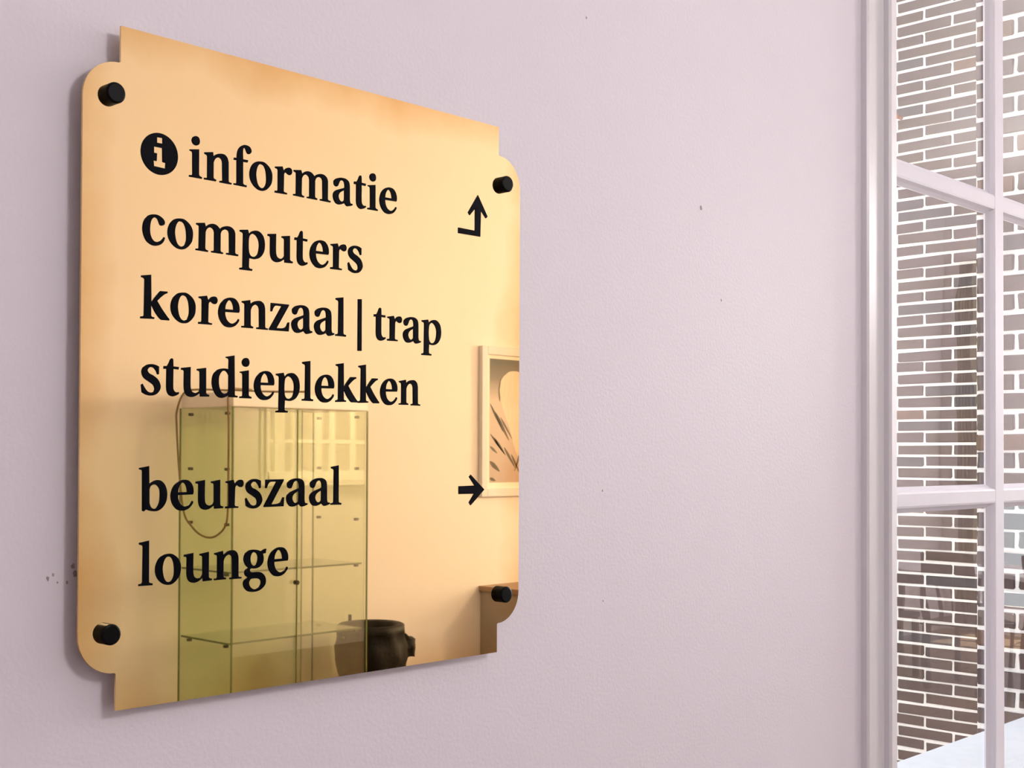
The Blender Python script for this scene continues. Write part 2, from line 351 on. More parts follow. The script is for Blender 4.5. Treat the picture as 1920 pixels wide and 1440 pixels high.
M_door = glass_mat('sliding_door_glass', (0.935, 0.958, 0.885), 2.1)
M_edge = new_mat('glass_edge_green', (0.13, 0.16, 0.06), 0.15, var=0.1)
M_black = new_mat('black_enamel', (0.0025, 0.003, 0.006), 0.2, var=0.2, spec=0.06)
M_cap = new_mat('black_plastic_cap', (0.003, 0.003, 0.003), 0.35, var=0.2, spec=0.08)
M_darkwood = new_mat('dark_stained_wood', (0.035, 0.024, 0.018), 0.35, var=0.4, vscale=10, stretch=(1, 1, 8))
M_bag = new_mat('black_bin_bag', (0.010, 0.008, 0.007), 0.5, var=0.3, bump=0.8, bscale=60, spec=0.2)
M_bin = new_mat('grey_bin_plastic', (0.30, 0.27, 0.25), 0.5, var=0.08)
M_cord = new_mat('brown_cord_sheath', (0.20, 0.13, 0.05), 0.5, var=0.1)
M_pin = new_mat('dark_shelf_pin', (0.035, 0.025, 0.012), 0.35, metal=0.5)
M_shelfwood = new_mat('brown_shelf_board', (0.34, 0.21, 0.12), 0.4, var=0.25, vscale=12)
M_curtain = new_mat('olive_curtain_cloth', (0.17, 0.16, 0.10), 0.9, var=0.15)
M_rust = new_mat('rusty_iron', (0.32, 0.12, 0.05), 0.8, var=0.4, vscale=40)
M_chip = new_mat('chipped_plaster', (0.40, 0.345, 0.35), 0.9, var=0.3, vscale=300)
M_print_bg = bpy.data.materials.new('photo_print_background')

# brass: mirror-polished sheet, faint grain, brown tarnish stains along the rim
M_brass = bpy.data.materials.new('polished_brass')
M_brass.use_nodes = True
nt = M_brass.node_tree
bs = nt.nodes['Principled BSDF']
bs.inputs['Metallic'].default_value = 1.0
tc = nt.nodes.new('ShaderNodeTexCoord')
sep = nt.nodes.new('ShaderNodeSeparateXYZ')
nt.links.new(tc.outputs['Object'], sep.inputs[0])
def mnode(op, a, b=None):
    n = nt.nodes.new('ShaderNodeMath')
    n.operation = op
    for i, v in enumerate((a, b)):
        if v is None: continue
        if isinstance(v, (int, float)): n.inputs[i].default_value = v
        else: nt.links.new(v, n.inputs[i])
    return n.outputs[0]
ex = mnode('DIVIDE', mnode('ABSOLUTE', sep.outputs[0]), 0.228)
ez = mnode('DIVIDE', mnode('ABSOLUTE', sep.outputs[2]), 0.250)
rim = mnode('MAXIMUM', ex, ez)
ns = nt.nodes.new('ShaderNodeTexNoise')
ns.inputs['Scale'].default_value = 9
ns.inputs['Detail'].default_value = 4
nt.links.new(tc.outputs['Object'], ns.inputs['Vector'])
st = mnode('ADD', rim, mnode('MULTIPLY', mnode('SUBTRACT', ns.outputs['Fac'], 0.5), 0.35))
mr = nt.nodes.new('ShaderNodeMapRange')
mr.inputs[1].default_value = 0.89
mr.inputs[2].default_value = 1.10
nt.links.new(st, mr.inputs[0])
mxb = nt.nodes.new('ShaderNodeMix')
mxb.data_type = 'RGBA'
mxb.inputs[6].default_value = (0.96, 0.715, 0.37, 1)
mxb.inputs[7].default_value = (0.72, 0.40, 0.12, 1)
nt.links.new(mr.outputs[0], mxb.inputs[0])
nt.links.new(mxb.outputs[2], bs.inputs['Base Color'])
mp = nt.nodes.new('ShaderNodeMapping')
mp.inputs['Scale'].default_value = (6, 6, 900)
nt.links.new(tc.outputs['Object'], mp.inputs['Vector'])
n3 = nt.nodes.new('ShaderNodeTexNoise')
n3.inputs['Scale'].default_value = 1.0
nt.links.new(mp.outputs['Vector'], n3.inputs['Vector'])
mr2 = nt.nodes.new('ShaderNodeMapRange')
mr2.inputs[3].default_value = 0.004
mr2.inputs[4].default_value = 0.018
nt.links.new(n3.outputs['Fac'], mr2.inputs[0])
nt.links.new(mr2.outputs[0], bs.inputs['Roughness'])

# ------------------------------------------------------------------ the room
X0, X1, YB, H = -2.5, 11.2, -4.27, 3.9
TH = 0.30                                   # wall thickness
W1 = (1.668, 3.10, 0.88, 2.95)              # window_1 opening x0 x1 z0 z1
W2 = (6.02, 7.34, 1.34, 2.70)               # window_2
W3 = (-3.95, -2.1, 0.20, 1.25)              # low window_3 in the end wall: y0 y1 z0 z1
W4 = (-2.0, -0.4, 0.75, 2.75)               # taller window_4 beside it

def struct(name, bm, mat, label, parent=None):
    o = obj(name, bm, mat, parent)
    if not parent: tag(o, label, kind='structure')
    return o

bm = bmesh.new()
box(bm, X0 - TH, W1[0], 0, TH, -0.3, H)
box(bm, W1[0], W1[1], 0, TH, -0.3, W1[2])
box(bm, W1[0], W1[1], 0, TH, W1[3], H)
box(bm, W1[1], W2[0], 0, TH, -0.3, H)
box(bm, W2[0], W2[1], 0, TH, -0.3, W2[2])
box(bm, W2[0], W2[1], 0, TH, W2[3], H)
box(bm, W2[1], X1 + TH, 0, TH, -0.3, H)
wall_front = struct('wall_front', bm, M_wall, 'lilac painted plaster wall that the brass sign hangs on')
struct('wall_back', B(X0 - TH, X1 + TH, YB - TH, YB, -0.3, H), M_backwall, 'pale wall opposite, mirrored warm in the brass sign')
struct('wall_left', B(X0 - TH, X0, YB, 0, -0.3, H), M_wall, 'lilac end wall behind the viewer on the left')
bm = bmesh.new()
box(bm, X1, X1 + TH, YB, W3[0], -0.3, H)
box(bm, X1, X1 + TH, W3[1], W4[0], -0.3, H)
box(bm, X1, X1 + TH, W4[1], 0, -0.3, H)
for w in (W3, W4):
    box(bm, X1, X1 + TH, w[0], w[1], -0.3, w[2])
    box(bm, X1, X1 + TH, w[0], w[1], w[3], H)
struct('wall_right', bm, M_backwall, 'far end wall with a tall window, seen only as a reflection in the panes')
struct('ceiling', B(X0 - TH, X1 + TH, YB - TH, TH, H, H + 0.2), M_ceil, 'plain pale ceiling above the room')
fl = struct('floor', B(X0, X1, YB, 0, -0.3, -0.02), M_floor, 'brown oak plank floor of the room')
rnd = random.Random(3)
plank_me = bpy.data.meshes.new('plank')
bmp = B(-0.0, 2.283, 0.002, 0.2114, -0.02, 0.0, 0.0015)
bmp.to_mesh(plank_me); bmp.free()
plank_me.materials.append(M_floor)
for j in range(20):
    for i in range(6):
        o = link('plank', plank_me, None, fl)
        o.location = (X0 + i * 2.2833, YB + j * 0.2135, 0)
struct('ground', B(-8, 22, TH, 14, -0.45, -0.3), M_pave, 'grey paving of the courtyard outside the window')

for i, (x, z, s) in enumerate(((0.4384, 1.462, 1.5), (0.4424, 1.4644, 1.1), (0.4573, 1.4696, 1.9), (0.459, 1.4641, 2.0), (0.4457, 1.4589, 0.8),
                               (0.453, 1.4584, 1.0), (1.2311, 1.8377, 2.2), (1.2723, 1.7345, 1.3), (1.0536, 1.5139, 1.0), (1.055, 1.3977, 0.8), (1.0254, 2.0078, 1.2))):
    b = bmesh.new()
    poly = []
    for k in range(9):
        a = 2 * math.pi * k / 9
        r = s * 0.001 * rnd.uniform(0.6, 1.2)
        poly.append((x + r * 0.8 * math.cos(a), z + r * 1.25 * math.sin(a)))
    prism(b, poly, 'y', -0.0003, 0.0002)
    obj('paint_chip', b, M_chip, wall_front)

# ------------------------------------------------------------------ window trim (stepped architrave)
def arch_profile(x, s):     # s=+1 left jamb trim, steps up towards the opening
    return [(x, 0.0), (x, -0.0085), (x + s * 0.003, -0.011), (x + s * 0.038, -0.011), (x + s * 0.041, -0.0125), (x + s * 0.041, -0.020),
            (x + s * 0.044, -0.023), (x + s * 0.058, -0.023), (x + s * 0.062, -0.020), (x + s * 0.062, 0.0)]
def architrave(name, x0, x1, z0, z1, label):
    b = bmesh.new()
    prism(b, arch_profile(x0 - 0.062, 1), 'z', z0 - 0.1, z1 + 0.062)
    prism(b, arch_profile(x1 + 0.062, -1), 'z', z0 - 0.1, z1 + 0.062)
    box(b, x0, x1, -0.023, 0, z1, z1 + 0.062, 0.003)
    box(b, x0 - 0.09, x1 + 0.09, -0.07, 0.04, z0 - 0.035, z0, 0.006)
    return struct(name, b, M_white, label)
architrave('trim_1', *W1, 'pale stepped wooden architrave at the left of the sash window')
architrave('trim_2', *W2, 'white architrave and inner sill round the second window')

# ------------------------------------------------------------------ windows
def vbar(x, z0, z1, hw, y=0.05):
    p = [(x - hw, y), (x - hw + 0.003, y - 0.001), (x + hw - 0.003, y - 0.001), (x + hw, y), (x + hw + 0.004, y + 0.006), (x + hw + 0.012, y + 0.0105),
         (x + hw + 0.012, y + 0.0133), (x - hw - 0.012, y + 0.0133), (x - hw - 0.012, y + 0.0105), (x - hw - 0.004, y + 0.006)]
    return prism(bmesh.new(), p, 'z', z0, z1)
def hbar(z, x0, x1, hw, y=0.05):
    p = [(y, z - hw), (y - 0.001, z - hw + 0.003), (y - 0.001, z + hw - 0.003), (y, z + hw), (y + 0.006, z + hw + 0.003), (y + 0.0105, z + hw + 0.008),
         (y + 0.0133, z + hw + 0.008), (y + 0.0133, z - hw - 0.008), (y + 0.0105, z - hw - 0.008), (y + 0.006, z - hw - 0.003)]
    return prism(bmesh.new(), p, 'x', x0, x1)
def window(name, x0, x1, z0, z1, posts, bars, rows, label, jamb=0.06, rail=0.08, paint=None):
    paint = paint or M_sash
    w = empty(name, ((x0 + x1) / 2, 0.06, z0))
    tag(w, label, kind='structure')
    off = Matrix.Translation(-w.location)
    def add(nm, bm_, mat):
        bmesh.ops.transform(bm_, matrix=off, verts=bm_.verts)
        return obj(nm, bm_, mat, w)
    b = bmesh.new()
    box(b, x0, x0 + jamb, 0.035, 0.11, z0, z1, 0.003)
    box(b, x1 - jamb, x1, 0.035, 0.11, z0, z1, 0.003)
    box(b, x0, x1, 0.035, 0.11, z1 - jamb, z1, 0.003)
    box(b, x0, x1, 0.035, 0.11, z0, z0 + rail, 0.003)
    add('window_frame', b, paint)
    for x, hw in posts: add('sash_post', vbar(x, z0 + rail, z1 - jamb, hw, 0.045), paint)
    for x in bars: add('glazing_bar', vbar(x, z0 + rail, z1 - jamb, 0.019), paint)
    for z in rows: add('muntin', hbar(z, x0 + jamb, x1 - jamb, 0.012, 0.0502), paint)
    xs = sorted([x0 + jamb, x1 - jamb] + [p[0] for p in posts] + list(bars))
    zs = sorted([z0 + rail, z1 - jamb] + list(rows))
    for a, c in zip(xs, xs[1:]):
        for d, e in zip(zs, zs[1:]):
            add('pane', B(a, c, 0.0608, 0.0622, d, e), M_pane)
    b = bmesh.new()
    prism(b, [(0.11, z0 + 0.09), (TH + 0.04, z0 + 0.07), (TH + 0.04, z0 + 0.0), (0.11, z0)], 'x', x0 - 0.0, x1 + 0.0)
    add('outer_sill', b, M_stone)
    return w
window('window_1', *W1, [], [2.177, 2.632], [1.485, 1.986, 2.487], 'white multi-pane sash window at the right, brick court outside')
window('window_2', *W2, [(6.18, 0.05), (6.56, 0.028)], [6.33, 6.71, 6.93, 7.12], [1.66, 2.1], 'white small-pane window seen only in the cabinet glass', paint=M_bright)

# end-wall windows
def end_window(name, W, ybars, zbars, label):
    w3 = empty(name, (X1, (W[0] + W[1]) / 2, W[2]))
    tag(w3, label, kind='structure')
    off3 = Matrix.Translation(-w3.location)
    def add3(nm, b, mat):
        bmesh.ops.transform(b, matrix=off3, verts=b.verts)
        return obj(nm, b, mat, w3)
    b = bmesh.new()
    for (a, c, d, e) in ((W[0], W[0] + 0.06, W[2], W[3]), (W[1] - 0.06, W[1], W[2], W[3]), (W[0], W[1], W[2], W[2] + 0.06), (W[0], W[1], W[3] - 0.06, W[3])):
        box(b, X1 + 0.04, X1 + 0.10, a, c, d, e)
    add3('window_frame', b, M_white)
    for y in ybars: add3('glazing_bar', B(X1 + 0.05, X1 + 0.09, y - 0.02, y + 0.02, W[2], W[3]), M_white)
    for z in zbars: add3('muntin', B(X1 + 0.05, X1 + 0.09, W[0], W[1], z - 0.015, z + 0.015), M_white)
    ys3 = [W[0] + 0.06, *ybars, W[1] - 0.06]
    zs3 = [W[2] + 0.06, *zbars, W[3] - 0.06]
    for a, c in zip(ys3, ys3[1:]):
        for d, e in zip(zs3, zs3[1:]):
            add3('pane', B(X1 + 0.069, X1 + 0.072, a, c, d, e), M_pane)
end_window('window_3', W3, (-3.35, -2.72), (0.72,), 'low white window in the far end wall behind the reading table')
end_window('window_4', W4, (-1.2,), (1.4, 2.1), 'tall white window in the far end wall')

# ------------------------------------------------------------------ brick walls outside
def brick_mesh(L, hgt, mat, seed):
    r = random.Random(seed)
    b = B(0, 0.09, 0, L, 0, hgt, 0.004)
    for v in b.verts:
        v.co.y += r.uniform(-0.0022, 0.0022)
        v.co.z += r.uniform(-0.0022, 0.0022)
        v.co.x += r.uniform(-0.0015, 0.0015)
    me = bpy.data.meshes.new('brick')
    bmesh.ops.recalc_face_normals(b, faces=b.faces)
    b.to_mesh(me); b.free()
    me.materials.append(mat)
    return me
def brick_wall(name, xf, y0, y1, z0, z1, L, course, joint_y, label, part_range, deep):
    """face at x=xf looking towards -x, bricks laid along y"""
    root = struct(name, B(xf + 0.006, xf + deep, y0 + 0.004, y1 - 0.004, -0.3, z1), M_mortar, label)
    jt = 0.013
    r = random.Random(11)
    lib = {}
    rest = bmesh.new()
    n = 0
    for k in range(int((z1 - z0) / course)):
        z = z0 + k * course
        s = joint_y + (L / 2 if k % 2 else 0)
        a = s - math.ceil((s - y0) / L) * L
        while a < y1 - 0.02:
            p, q = max(a, y0), min(a + L, y1)
            a += L
            if y1 - q < 0.05 and q < y1: q = y1; a = y1
            if q - p < 0.04: continue
            ln = round(q - p - jt, 3)
            ci = r.choice((0, 0, 0, 0, 1, 1, 2, 3 if r.random() < 0.3 else 0))
            mid = (p + q) / 2
            dz = r.uniform(-0.003, 0.003)
            if part_range[0] <= mid <= part_range[1] and n < 300:
                key = (ln, ci, r.randint(0, 2))
                if key not in lib: lib[key] = brick_mesh(ln, course - jt, M_bricks[ci], int(ln * 1000) + ci * 7 + key[2])
                o = link('brick', lib[key], None, root)
                o.location = (xf + r.uniform(-0.003, 0.002), p + jt / 2, z + jt / 2 + dz)
                o.rotation_euler = (r.uniform(-0.009, 0.009), 0, r.uniform(-0.004, 0.004))
                n += 1
            else:
                box(rest, xf, xf + 0.09, p + jt / 2, q - jt / 2, z + jt / 2, z + course - jt / 2)
    if len(rest.verts):
        o = obj('brickwork', rest, M_bricks[0], root)
        tag(o, kind='stuff')
    else:
        rest.free()
    return root
brick_wall('wall_courtyard', 6.2, 1.236, 4.836, -0.30, 4.38, 0.30, 0.06, 2.136, 'brown brick courtyard wall with white joints seen through the left panes', (1.75, 2.62), 2.0)
brick_wall('wall_pier', 3.9, TH + 0.005, 0.855, 0.30, 3.9, 0.215, 0.0605, 0.726, 'nearer brick pier with white joints seen through the right panes', (0.0, 1.0), 0.6)

b = bmesh.new()
tube(b, [(6.205, 2.262, 3.302), (6.17, 2.262, 3.302), (6.15, 2.262, 3.296), (6.145, 2.258, 3.312)], 0.009)
tag(obj('wall_hook', b, M_rust), 'small rusty iron hook in the courtyard brick wall beside the window trim', 'hook')
# ------------------------------------------------------------------ the sign
PX, PZ, PY = 0.68312, CAM_Z + 0.06396, -0.013          # plate centre, front face plane
sign = empty('wall_sign', (PX, PY, PZ - 0.25))
tag(sign, 'polished brass wayfinding sign with black serif lettering and notched corners', 'sign')
def on_plate(o, x=0.0, z=0.0, y=0.0):
    o.parent = sign
    o.location = (x, y, z + 0.25)
    return o
# plate outline: square tabs top and bottom, ears with quarter-round shoulders
q = []
for k in range(13):
    a = math.pi / 2 * (1 - k / 12)
    q.append((0.1995 + 0.0286 * math.cos(a), 0.194 + 0.0286 * math.sin(a)))
quarter = [(0.1985, 0.250), (0.1985, 0.2235)] + q
ol = quarter + [(x, -z) for x, z in reversed(quarter)] + [(-x, -z) for x, z in quarter] + [(-x, z) for x, z in reversed(quarter)]
bm = bmesh.new()
prism(bm, ol, 'y', 0.0, 0.002)
plate = obj('plate', bm, M_brass)
on_plate(plate)

cap_me = None
for (x, z) in ((-0.2058, 0.198), (0.2042, 0.1955), (-0.2060, -0.1935), (0.2046, -0.1955)):
    bm = bmesh.new()
    lathe(bm, [(0.0077, 0.0), (0.0077, -0.0060), (0.0073, -0.0068), (0.0063, -0.0072)], axis='y', seg=36)
    c = obj('standoff_cap', bm, M_cap)
    on_plate(c, x, z)
    bm = bmesh.new()
    lathe(bm, [(0.0075, 0.002), (0.0075, 0.013)], axis='y', seg=28)
    s = obj('spacer', bm, M_cap, c)

lib = {}
for k, cs in GLYPHS.items():
    lib[k] = outline_mesh('letter', [[(p[0] * 0.001, p[1] * 0.001) for p in catmull(c, 6, True)] for c in cs], 0.0004, 0.00025)
    lib[k].materials.append(M_black)
for base, row in LINES:
    for ch, x, sx in row:
        o = link('divider_bar' if ch == '|' else 'letter', lib[ch], None)
        on_plate(o, x * 0.001, base * 0.001, -0.0003)
        o.scale = (sx, 1, 1)
disc = [(-0.16614 + 0.01563 * math.cos(2 * math.pi * k / 64), 0.16132 + 0.01563 * math.sin(2 * math.pi * k / 64)) for k in range(64)]
mm = lambda s: [(p[0] * 0.001, p[1] * 0.001) for p in s]
for nm, cs in (('information_symbol', [disc, mm(MARKS['idot']), mm(MARKS['ibody'])]), ('arrow', [mm(MARKS['up'])]), ('arrow', [mm(MARKS['right'])])):
    me = outline_mesh(nm, cs, 0.0004, 0.0002)
    me.materials.append(M_black)
    on_plate(link(nm, me, None), 0, 0, -0.0003)

# ------------------------------------------------------------------ glass display cabinet (mirrored in the sign)
cab = empty('display_cabinet', (3.5, -3.956, 0))
tag(cab, 'tall green-tinted glass display cabinet with empty shelves, mirrored in the brass', 'cabinet')
CM = Matrix.Translation((-3.5, 3.956, 0))
def cadd(nm, b, mat, parent=None):
    bmesh.ops.transform(b, matrix=CM, verts=b.verts)
    return obj(nm, b, mat, parent or cab)
cx0, cx1, cyf, cyb, cz1 = 3.13, 3.87, -3.756, -4.156, 1.755
cadd('plinth', B(cx0, cx1, cyb, cyf, 0, 0.14, 0.004), M_white)
cadd('canopy', B(cx0 + 0.004, cx1, cyb, cyf, cz1, cz1 + 0.065, 0.004), M_white)
def panel(nm, x0, x1, y0, y1, z0, z1, edges):
    p = cadd(nm, B(x0, x1, y0, y1, z0, z1), M_door if nm == 'sliding_door' else M_case)
    for e in edges: cadd('ground_edge', B(*e), M_edge, p)
    return p
t = 0.006
e = 0.0035
panel('side_panel', cx0, cx0 + t, cyb, cyf, 0.14, cz1, [(cx0 - 0.001, cx0 + t, cyf - 0.001, cyf + e, 0.14, cz1), (cx0 - 0.001, cx0 + t, cyb - e, cyb + 0.001, 0.14, cz1)])
panel('side_panel', cx1 - t, cx1, cyb, cyf, 0.14, cz1, [(cx1 - t, cx1 + 0.001, cyf - 0.001, cyf + e, 0.14, cz1), (cx1 - t, cx1 + 0.001, cyb - e, cyb + 0.001, 0.14, cz1)])
panel('back_panel', cx0 + t, cx1 - t, cyb + 0.001, cyb + 0.006, 0.14, cz1, [])
d1 = panel('sliding_door', cx0 + 0.018, 3.505, cyf - 0.016, cyf - 0.010, 0.15, cz1 - 0.004, [(3.504, 3.5065, cyf - 0.016, cyf - 0.010, 0.15, cz1 - 0.004)])
d2 = panel('sliding_door', 3.475, cx1 - 0.012, cyf - 0.008, cyf - 0.002, 0.15, cz1 - 0.004, [(3.473, 3.476, cyf - 0.008, cyf - 0.002, 0.15, cz1 - 0.004)])
bm = bmesh.new()
lathe(bm, [(0.010, -0.008), (0.010, 0.012), (0.007, 0.014)], 3.467, 0.992, 20, 'y')
bmesh.ops.translate(bm, verts=bm.verts, vec=(0, cyf + 0.0, 0))
cadd('lock', bm, M_pin, d2)
for z in (1.055, 0.755, 0.46):
    s = cadd('shelf', B(cx0 + 0.008, cx1 - 0.008, cyb + 0.01, cyf - 0.03, z - 0.006, z), M_case)
    cadd('ground_edge', B(cx0 + 0.008, cx1 - 0.008, cyf - 0.03, cyf - 0.028, z - 0.007, z + 0.001), M_edge, s)
    cadd('ground_edge', B(cx0 + 0.006, cx0 + 0.008, cyb + 0.01, cyf - 0.03, z - 0.007, z + 0.001), M_edge, s)
for z in (1.728, 1.49, 1.255, 1.042, 0.74, 0.447):
    for xx in (cx0 + t, cx1 - t - 0.02):
        for yy in (-4.095, -3.815):
            bm = bmesh.new()
            box(bm, xx, xx + 0.02, yy - 0.008, yy + 0.008, z - 0.007, z + 0.006, 0.003)
            cadd('shelf_pin', bm, M_pin)

cord_pts = [(3.55, -3.80, 1.834), (3.40, -3.90, 1.832), (3.28, -4.0, 1.836), (3.17, -4.09, 1.838), (3.128, -4.125, 1.822), (3.112, -4.154, 1.745), (3.114, -4.158, 1.674), (3.116, -4.138, 1.475), (3.117, -4.101, 1.30),
            (3.118, -4.045, 1.244), (3.118, -3.974, 1.207), (3.118, -3.893, 1.197), (3.118, -3.825, 1.219), (3.118, -3.783, 1.254), (3.118, -3.767, 1.311), (3.118, -3.764, 1.49),
            (3.118, -3.764, 1.669), (3.116, -3.768, 1.78), (3.125, -3.775, 1.828), (3.17, -3.82, 1.834), (3.3, -3.86, 1.834)]
sm = []
for i in range(len(cord_pts) - 1):
    p0, p1, p2, p3 = (Vector(cord_pts[max(0, min(len(cord_pts) - 1, i + k))]) for k in (-1, 0, 1, 2))
    for k in range(5):
        s = k / 5
        sm.append(0.5 * ((2 * p1) + (p2 - p0) * s + (2 * p0 - 5 * p1 + 4 * p2 - p3) * s * s + (3 * p1 - p0 - 3 * p2 + p3) * s**3))
sm.append(Vector(cord_pts[-1]))
tag(obj('power_cord', tube(bmesh.new(), sm, 0.0045), M_cord, smooth=True), 'brown power cord looped down the side of the glass cabinet', 'cord')

# ------------------------------------------------------------------ framed picture
pic = empty('framed_picture', (5.45, YB, 1.322))
tag(pic, 'white framed flower photograph on the opposite wall, mirrored at the right of the brass', 'picture')
PM = Matrix.Translation((-5.45, -YB, -1.322))
def padd(nm, b, mat, parent=None):
    bmesh.ops.transform(b, matrix=PM, verts=b.verts)
    return obj(nm, b, mat, parent or pic)
fx0, fx1, fz0, fz1 = 5.107, 5.82, 1.322, 2.166
bm = bmesh.new()
fw, yy0, yy1 = 0.045, YB + 0.001, YB + 0.03
box(bm, fx0, fx0 + fw, yy0, yy1, fz0, fz1, 0.003)
box(bm, fx1 - fw, fx1, yy0, yy1, fz0, fz1, 0.003)
box(bm, fx0 + fw, fx1 - fw, yy0, yy1, fz0, fz0 + fw, 0.003)
box(bm, fx0 + fw, fx1 - fw, yy0, yy1, fz1 - fw, fz1, 0.003)
padd('frame', bm, M_sash)
M_mat = new_mat('white_mount_card', (0.82, 0.80, 0.76), 0.8, var=0.02)
padd('mount', B(fx0 + fw, fx1 - fw, yy0, YB + 0.012, fz0 + fw, fz1 - fw), M_mat)
ix0, ix1, iz0, iz1 = 5.182, 5.745, 1.40, 2.10
M_print_bg.use_nodes = True
pnt = M_print_bg.node_tree
tcp = pnt.nodes.new('ShaderNodeTexCoord'); sp = pnt.nodes.new('ShaderNodeSeparateXYZ'); rp = pnt.nodes.new('ShaderNodeValToRGB'); mrp = pnt.nodes.new('ShaderNodeMapRange')
pnt.links.new(tcp.outputs['Object'], sp.inputs[0]); pnt.links.new(sp.outputs[2], mrp.inputs[0])
mrp.inputs[1].default_value = iz0 - 1.322; mrp.inputs[2].default_value = iz1 - 1.322
pnt.links.new(mrp.outputs[0], rp.inputs[0]); pnt.links.new(rp.outputs[0], pnt.nodes['Principled BSDF'].inputs['Base Color'])
rp.color_ramp.elements[0].color = (0.44, 0.33, 0.30, 1); rp.color_ramp.elements[1].color = (0.06, 0.055, 0.05, 1); rp.color_ramp.elements[1].position = 0.97
el = rp.color_ramp.elements.new(0.66); el.color = (0.52, 0.42, 0.38, 1)
el = rp.color_ramp.elements.new(0.84); el.color = (0.16, 0.13, 0.12, 1)
pr = padd('print', B(ix0, ix1, yy0, YB + 0.0125, iz0, iz1), M_print_bg)
M_petal = new_mat('print_pale_petal', (0.66, 0.58, 0.50), 0.6, var=0.15, vscale=9, stretch=(6, 1, 1))
M_petal2 = new_mat('print_petal_rim', (0.10, 0.08, 0.07), 0.6, var=0.1)
M_streak = new_mat('print_dark_streak', (0.09, 0.07, 0.055), 0.6, var=0.3)
def flat(nm, pts, mat, y):
    b = bmesh.new()
    prism(b, [tuple(v) for v in catmull(pts, 5, True)], 'y', YB + 0.0124, YB + y)
    return padd(nm, b, mat, pr)
pet = [(5.262, 1.92), (5.272, 1.975), (5.305, 2.01), (5.36, 2.035), (5.45, 2.02), (5.50, 1.90), (5.49, 1.76), (5.46, 1.62), (5.42, 1.55), (5.385, 1.60), (5.345, 1.70), (5.295, 1.80), (5.27, 1.86)]
flat('petal', pet, M_petal, 0.0130)
flat('petal_rim', [(5.259, 1.955), (5.272, 1.99), (5.268, 1.955), (5.262, 1.92), (5.268, 1.875), (5.262, 1.86), (5.253, 1.91)], M_petal2, 0.0132)  # dark printed outline along the petal edge
def streak(x, z, ang, ln, w):
    c, s = math.cos(ang), math.sin(ang)
    L = [(0, 0), (0.3, 0.5), (0.7, 0.4), (1, 0), (0.7, -0.35), (0.3, -0.5)]
    flat('stamen', [(x + a * ln * c - b * w * s, z + a * ln * s + b * w * c) for a, b in L], M_streak, 0.0133)
for a in ((5.186, 1.845, -0.98, 0.19, 0.014), (5.225, 1.80, -0.95, 0.20, 0.020), (5.27, 1.77, -0.9, 0.16, 0.012), (5.188, 1.675, -0.78, 0.16, 0.013), (5.215, 1.655, -0.8, 0.14, 0.018),
          (5.186, 1.605, -0.6, 0.07, 0.014), (5.184, 1.52, -0.62, 0.10, 0.026), (5.184, 1.425, -0.3, 0.05, 0.018), (5.30, 1.60, -0.9, 0.15, 0.016), (5.36, 1.56, -1.0, 0.13, 0.014),
          (5.45, 1.60, -2.0, 0.15, 0.014), (5.52, 1.66, -2.1, 0.16, 0.016)):
    streak(*a)

# ------------------------------------------------------------------ wall shelf under the picture
sh = empty('console_table', (5.9, -4.11, 0))
tag(sh, 'narrow console table with brown edged top under the framed picture', 'table')
SM = Matrix.Translation((-5.9, 4.11, 0))
def sadd(nm, b, mat, parent=None):
    bmesh.ops.transform(b, matrix=SM, verts=b.verts)
    return obj(nm, b, mat, parent or sh)
M_shadepanel = new_mat('taupe_shade_panel', (0.36, 0.30, 0.26), 0.6, var=0.1)
tp = sadd('tabletop', B(5.11, 6.70, YB + 0.002, -3.67, 0.797, 0.826, 0.003), M_shelfwood)
sadd('apron', B(5.20, 6.62, YB + 0.01, YB + 0.03, 0.70, 0.797), M_white)
sadd('shade_panel', B(5.125, 5.15, YB + 0.004, -3.70, 0, 0.797), M_shadepanel)  # panel added to throw shade on the wall beneath the tabletop
for x in (6.58,):
    for y in (-4.23, -3.72):
        sadd('leg', B(x - 0.02, x + 0.02, y - 0.02, y + 0.02, 0, 0.797, 0.003), M_white)

# ------------------------------------------------------------------ bin with black bag
bn = empty('waste_bin', (4.06, -3.95, 0))
tag(bn, 'grey waste bin lined with a bunched black bag beside the glass cabinet', 'bin')
bm = bmesh.new()
lathe(bm, [(0.13, 0.0), (0.135, 0.01), (0.152, 0.60), (0.150, 0.72), (0.140, 0.72), (0.125, 0.05), (0.12, 0.03)], seg=36)
obj('bin_body', bm, M_bin, bn, True)
bm = bmesh.new()
rb = random.Random(5)
prof = [(0.10, 0.66), (0.115, 0.715), (0.130, 0.735), (0.150, 0.742), (0.163, 0.733), (0.164, 0.70), (0.156, 0.688), (0.170, 0.64), (0.172, 0.58), (0.165, 0.53), (0.157, 0.505), (0.152, 0.51)]
seg = 48
rings = []
for i, (r, z) in enumerate(prof):
    ring = []
    for k in range(seg):
        a = 2 * math.pi * k / seg
        amp = 0.0 if i in (2, 3) else (0.006 if i > 5 else 0.003)
        rr = r + amp * math.sin(9 * a + i) + amp * 0.6 * math.sin(17 * a + 2 * i)
        zz = z + (0.012 * math.sin(5 * a + 0.7) + 0.01 * math.sin(11 * a) if i > 8 else 0)
        ring.append(bm.verts.new((rr * math.cos(a), rr * math.sin(a), zz)))
    rings.append(ring)
for a, b_ in zip(rings, rings[1:]):
    for k in range(seg):
        bm.faces.new((a[k], a[(k + 1) % seg], b_[(k + 1) % seg], b_[k]))
bag = obj('bin_bag', bm, M_bag, bn, True)
bm = bmesh.new()
bmesh.ops.create_icosphere(bm, subdivisions=3, radius=1.0)
